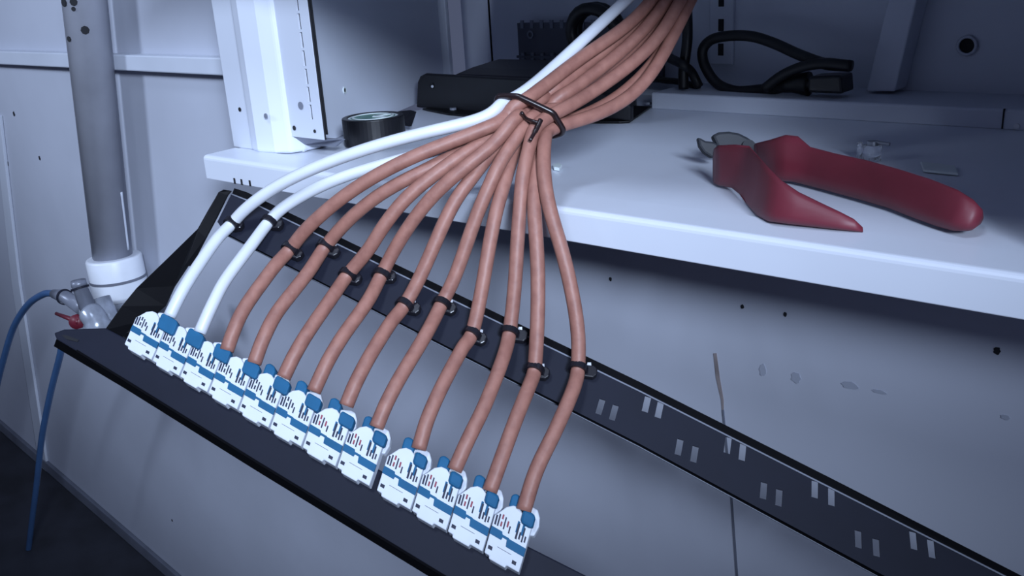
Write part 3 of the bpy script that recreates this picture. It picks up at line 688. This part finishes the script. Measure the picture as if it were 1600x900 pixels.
for i in range(12):
    n = len(A[i]); PATHS[i] = [Vector(q) for q in X[k:k + n].tolist()]; k += n
    bm = BM(); tube(bm, PATHS[i], RAD[i], 14)
    o = obj('network_cable', bm, 'wcable' if i < 2 else 'brown', smooth=True)
    tag(o, names[i], 'cable', 'white network cables' if i < 2 else 'brown network cables')
    if i == 0:   # faint print along the first white cable
        bm = BM()
        for kk in (40, 41, 46, 47, 54, 60, 61, 66, 68, 69):
            c = PATHS[0][kk] - Vector(f_) * (RAD[0] * .93); dd = (PATHS[0][kk + 1] - PATHS[0][kk - 1]).normalized(); ss = dd.cross(Vector(f_)).normalized()
            prism(bm, [c - dd * .0012 - ss * .0003, c + dd * .0012 - ss * .0003, c + dd * .0012 + ss * .0003, c - dd * .0012 + ss * .0003], Vector(f_) * .0006)
        obj('print_marks', bm, 'ink', o)

# ------------------------------------------------------------------ cable ties
head_off = [(10, 2), (14, 4), (12, 8), (14, 8), (13, 6), (14, 3), (16, 6), (14, 8), (14, 8), (19, 6), (14, 6), (20, 6)]
for i in range(12):
    c, ax, r = tie_axis[i]
    which = ('the first white cable', 'the second white cable', 'the leftmost brown cable', 'the second brown cable', 'the third brown cable', 'the fourth brown cable', 'the fifth brown cable', 'the sixth brown cable',
             'the seventh brown cable', 'the eighth brown cable', 'the ninth brown cable', 'the rightmost brown cable')[i]
    tt = thing('cable_tie', 'black cable tie strapping %s to the rear bar' % which, 'cable tie', c, 'small cable ties on the rear bar')
    bm = BM(); torus_band(bm, c, ax, r + .0001, .0026, .0009, 24); st_ = obj('strap', bm, 'tie', tt)
    px, py = low_[i][-1]; hx, hy = head_off[i]
    h = pp(px + hx, py + hy, .0022); s_ = (h - c); s_ = (s_ - UPN * s_.dot(UPN)).normalized(); q_ = UPN.cross(s_)
    a_ = .0026; b_ = .0027; tz_ = .0034
    bm = BM(); prism(bm, [h + s_ * x + q_ * y - UPN * .0016 for x, y in ((-a_, -b_), (a_ * .5, -b_), (a_, -b_ * .4), (a_, b_ * .5), (a_ * .4, b_), (-a_, b_ * .8))], UPN * tz_)
    hd = obj('head', bm, 'tie', tt, bevel=.0005)
    bm = BM(); prism(bm, [c + q_ * y + s_ * x + UPN * z for x, y, z in ((0, -.0012, -.001), (0, .0012, -.001))] + [h + q_ * y - UPN * .001 for y in (.0012, -.0012)], UPN * .0010); obj('tongue', bm, 'tie', tt)
    if i > 2:
        bm = BM(); k_ = h + q_ * .0030 - s_ * .001 + UPN * .0004; prism(bm, [k_ + s_ * x + q_ * y for x, y in ((-.0009, -.0004), (.0009, -.0004), (.0006, .0009), (-.0008, .0007))], UPN * .0008); obj('cut_end', bm, 'foil', tt)
# the long tie round the whole bundle: a hull of the cables' sections where they are gathered
cen = [PATHS[i][NL[i]] for i in range(12)]; mid = sum(cen, Vector()) / 12
along = (sum((PATHS[i][NL[i] + 5] - PATHS[i][NL[i] - 5] for i in range(12)), Vector())).normalized()
tdir = (atd(865, 206, DB) - atd(787, 170, DB)).normalized()           # the strap runs this way across the front
axn = (along - tdir * along.dot(tdir)).normalized(); vdir = axn.cross(tdir).normalized()
cl2 = []
for i in range(12):
    best = min(PATHS[i][NL[i] - 9:NL[i] + 10], key=lambda p: abs((p - mid).dot(axn)))
    q = best - mid; cl2 += [(q.dot(tdir) + (RAD[i] + .0010) * math.cos(t * .5236), q.dot(vdir) + (RAD[i] + .0010) * math.sin(t * .5236)) for t in range(12)]
cl2 = sorted(cl2)
def half(P_):
    h = []
    for p in P_:
        while len(h) > 1 and (h[-1][0] - h[-2][0]) * (p[1] - h[-2][1]) - (h[-1][1] - h[-2][1]) * (p[0] - h[-2][0]) <= 0: h.pop()
        h.append(p)
    return h[:-1]
hull = half(cl2) + half(cl2[::-1])
HP = [mid + tdir * a + vdir * b for a, b in hull]
bt_ = thing('bundle_tie', 'long dark cable tie cinched around the whole cable bundle above the tray', 'cable tie', mid)
lp_ = smooth_path(HP + [HP[0], HP[1]], 3)
bm = BM(); tube(bm, lp_, .0013, 10); obj('strap', bm, 'btie', bt_, smooth=True)
nf = lambda x, y, off: atd(x, y, min((p - EYE).dot(Vector(f_)) for P_ in PATHS for p in P_ if abs(800 + F * (p - EYE).dot(Vector(r_)) / (p - EYE).dot(Vector(f_)) - x) < 12 and abs(450 + F * (p - EYE).dot(Vector(d_)) / (p - EYE).dot(Vector(f_)) - y) < 12) - off)
bm = BM(); tube(bm, smooth_path([nf(815, 176, .0042), nf(822, 185, .0042), nf(832, 189, .0045), nf(841, 191, .0045), nf(846, 187, .0045)]), .0008, 8); obj('inner_wrap', bm, 'btie', bt_, smooth=True)
bm = BM(); tube(bm, smooth_path([nf(845, 187, .0048), nf(838, 202, .0048), nf(828, 220, .0048)]), [.0011] * 8 + [.0008] * 5, 8); obj('tail', bm, 'btie', bt_, smooth=True)
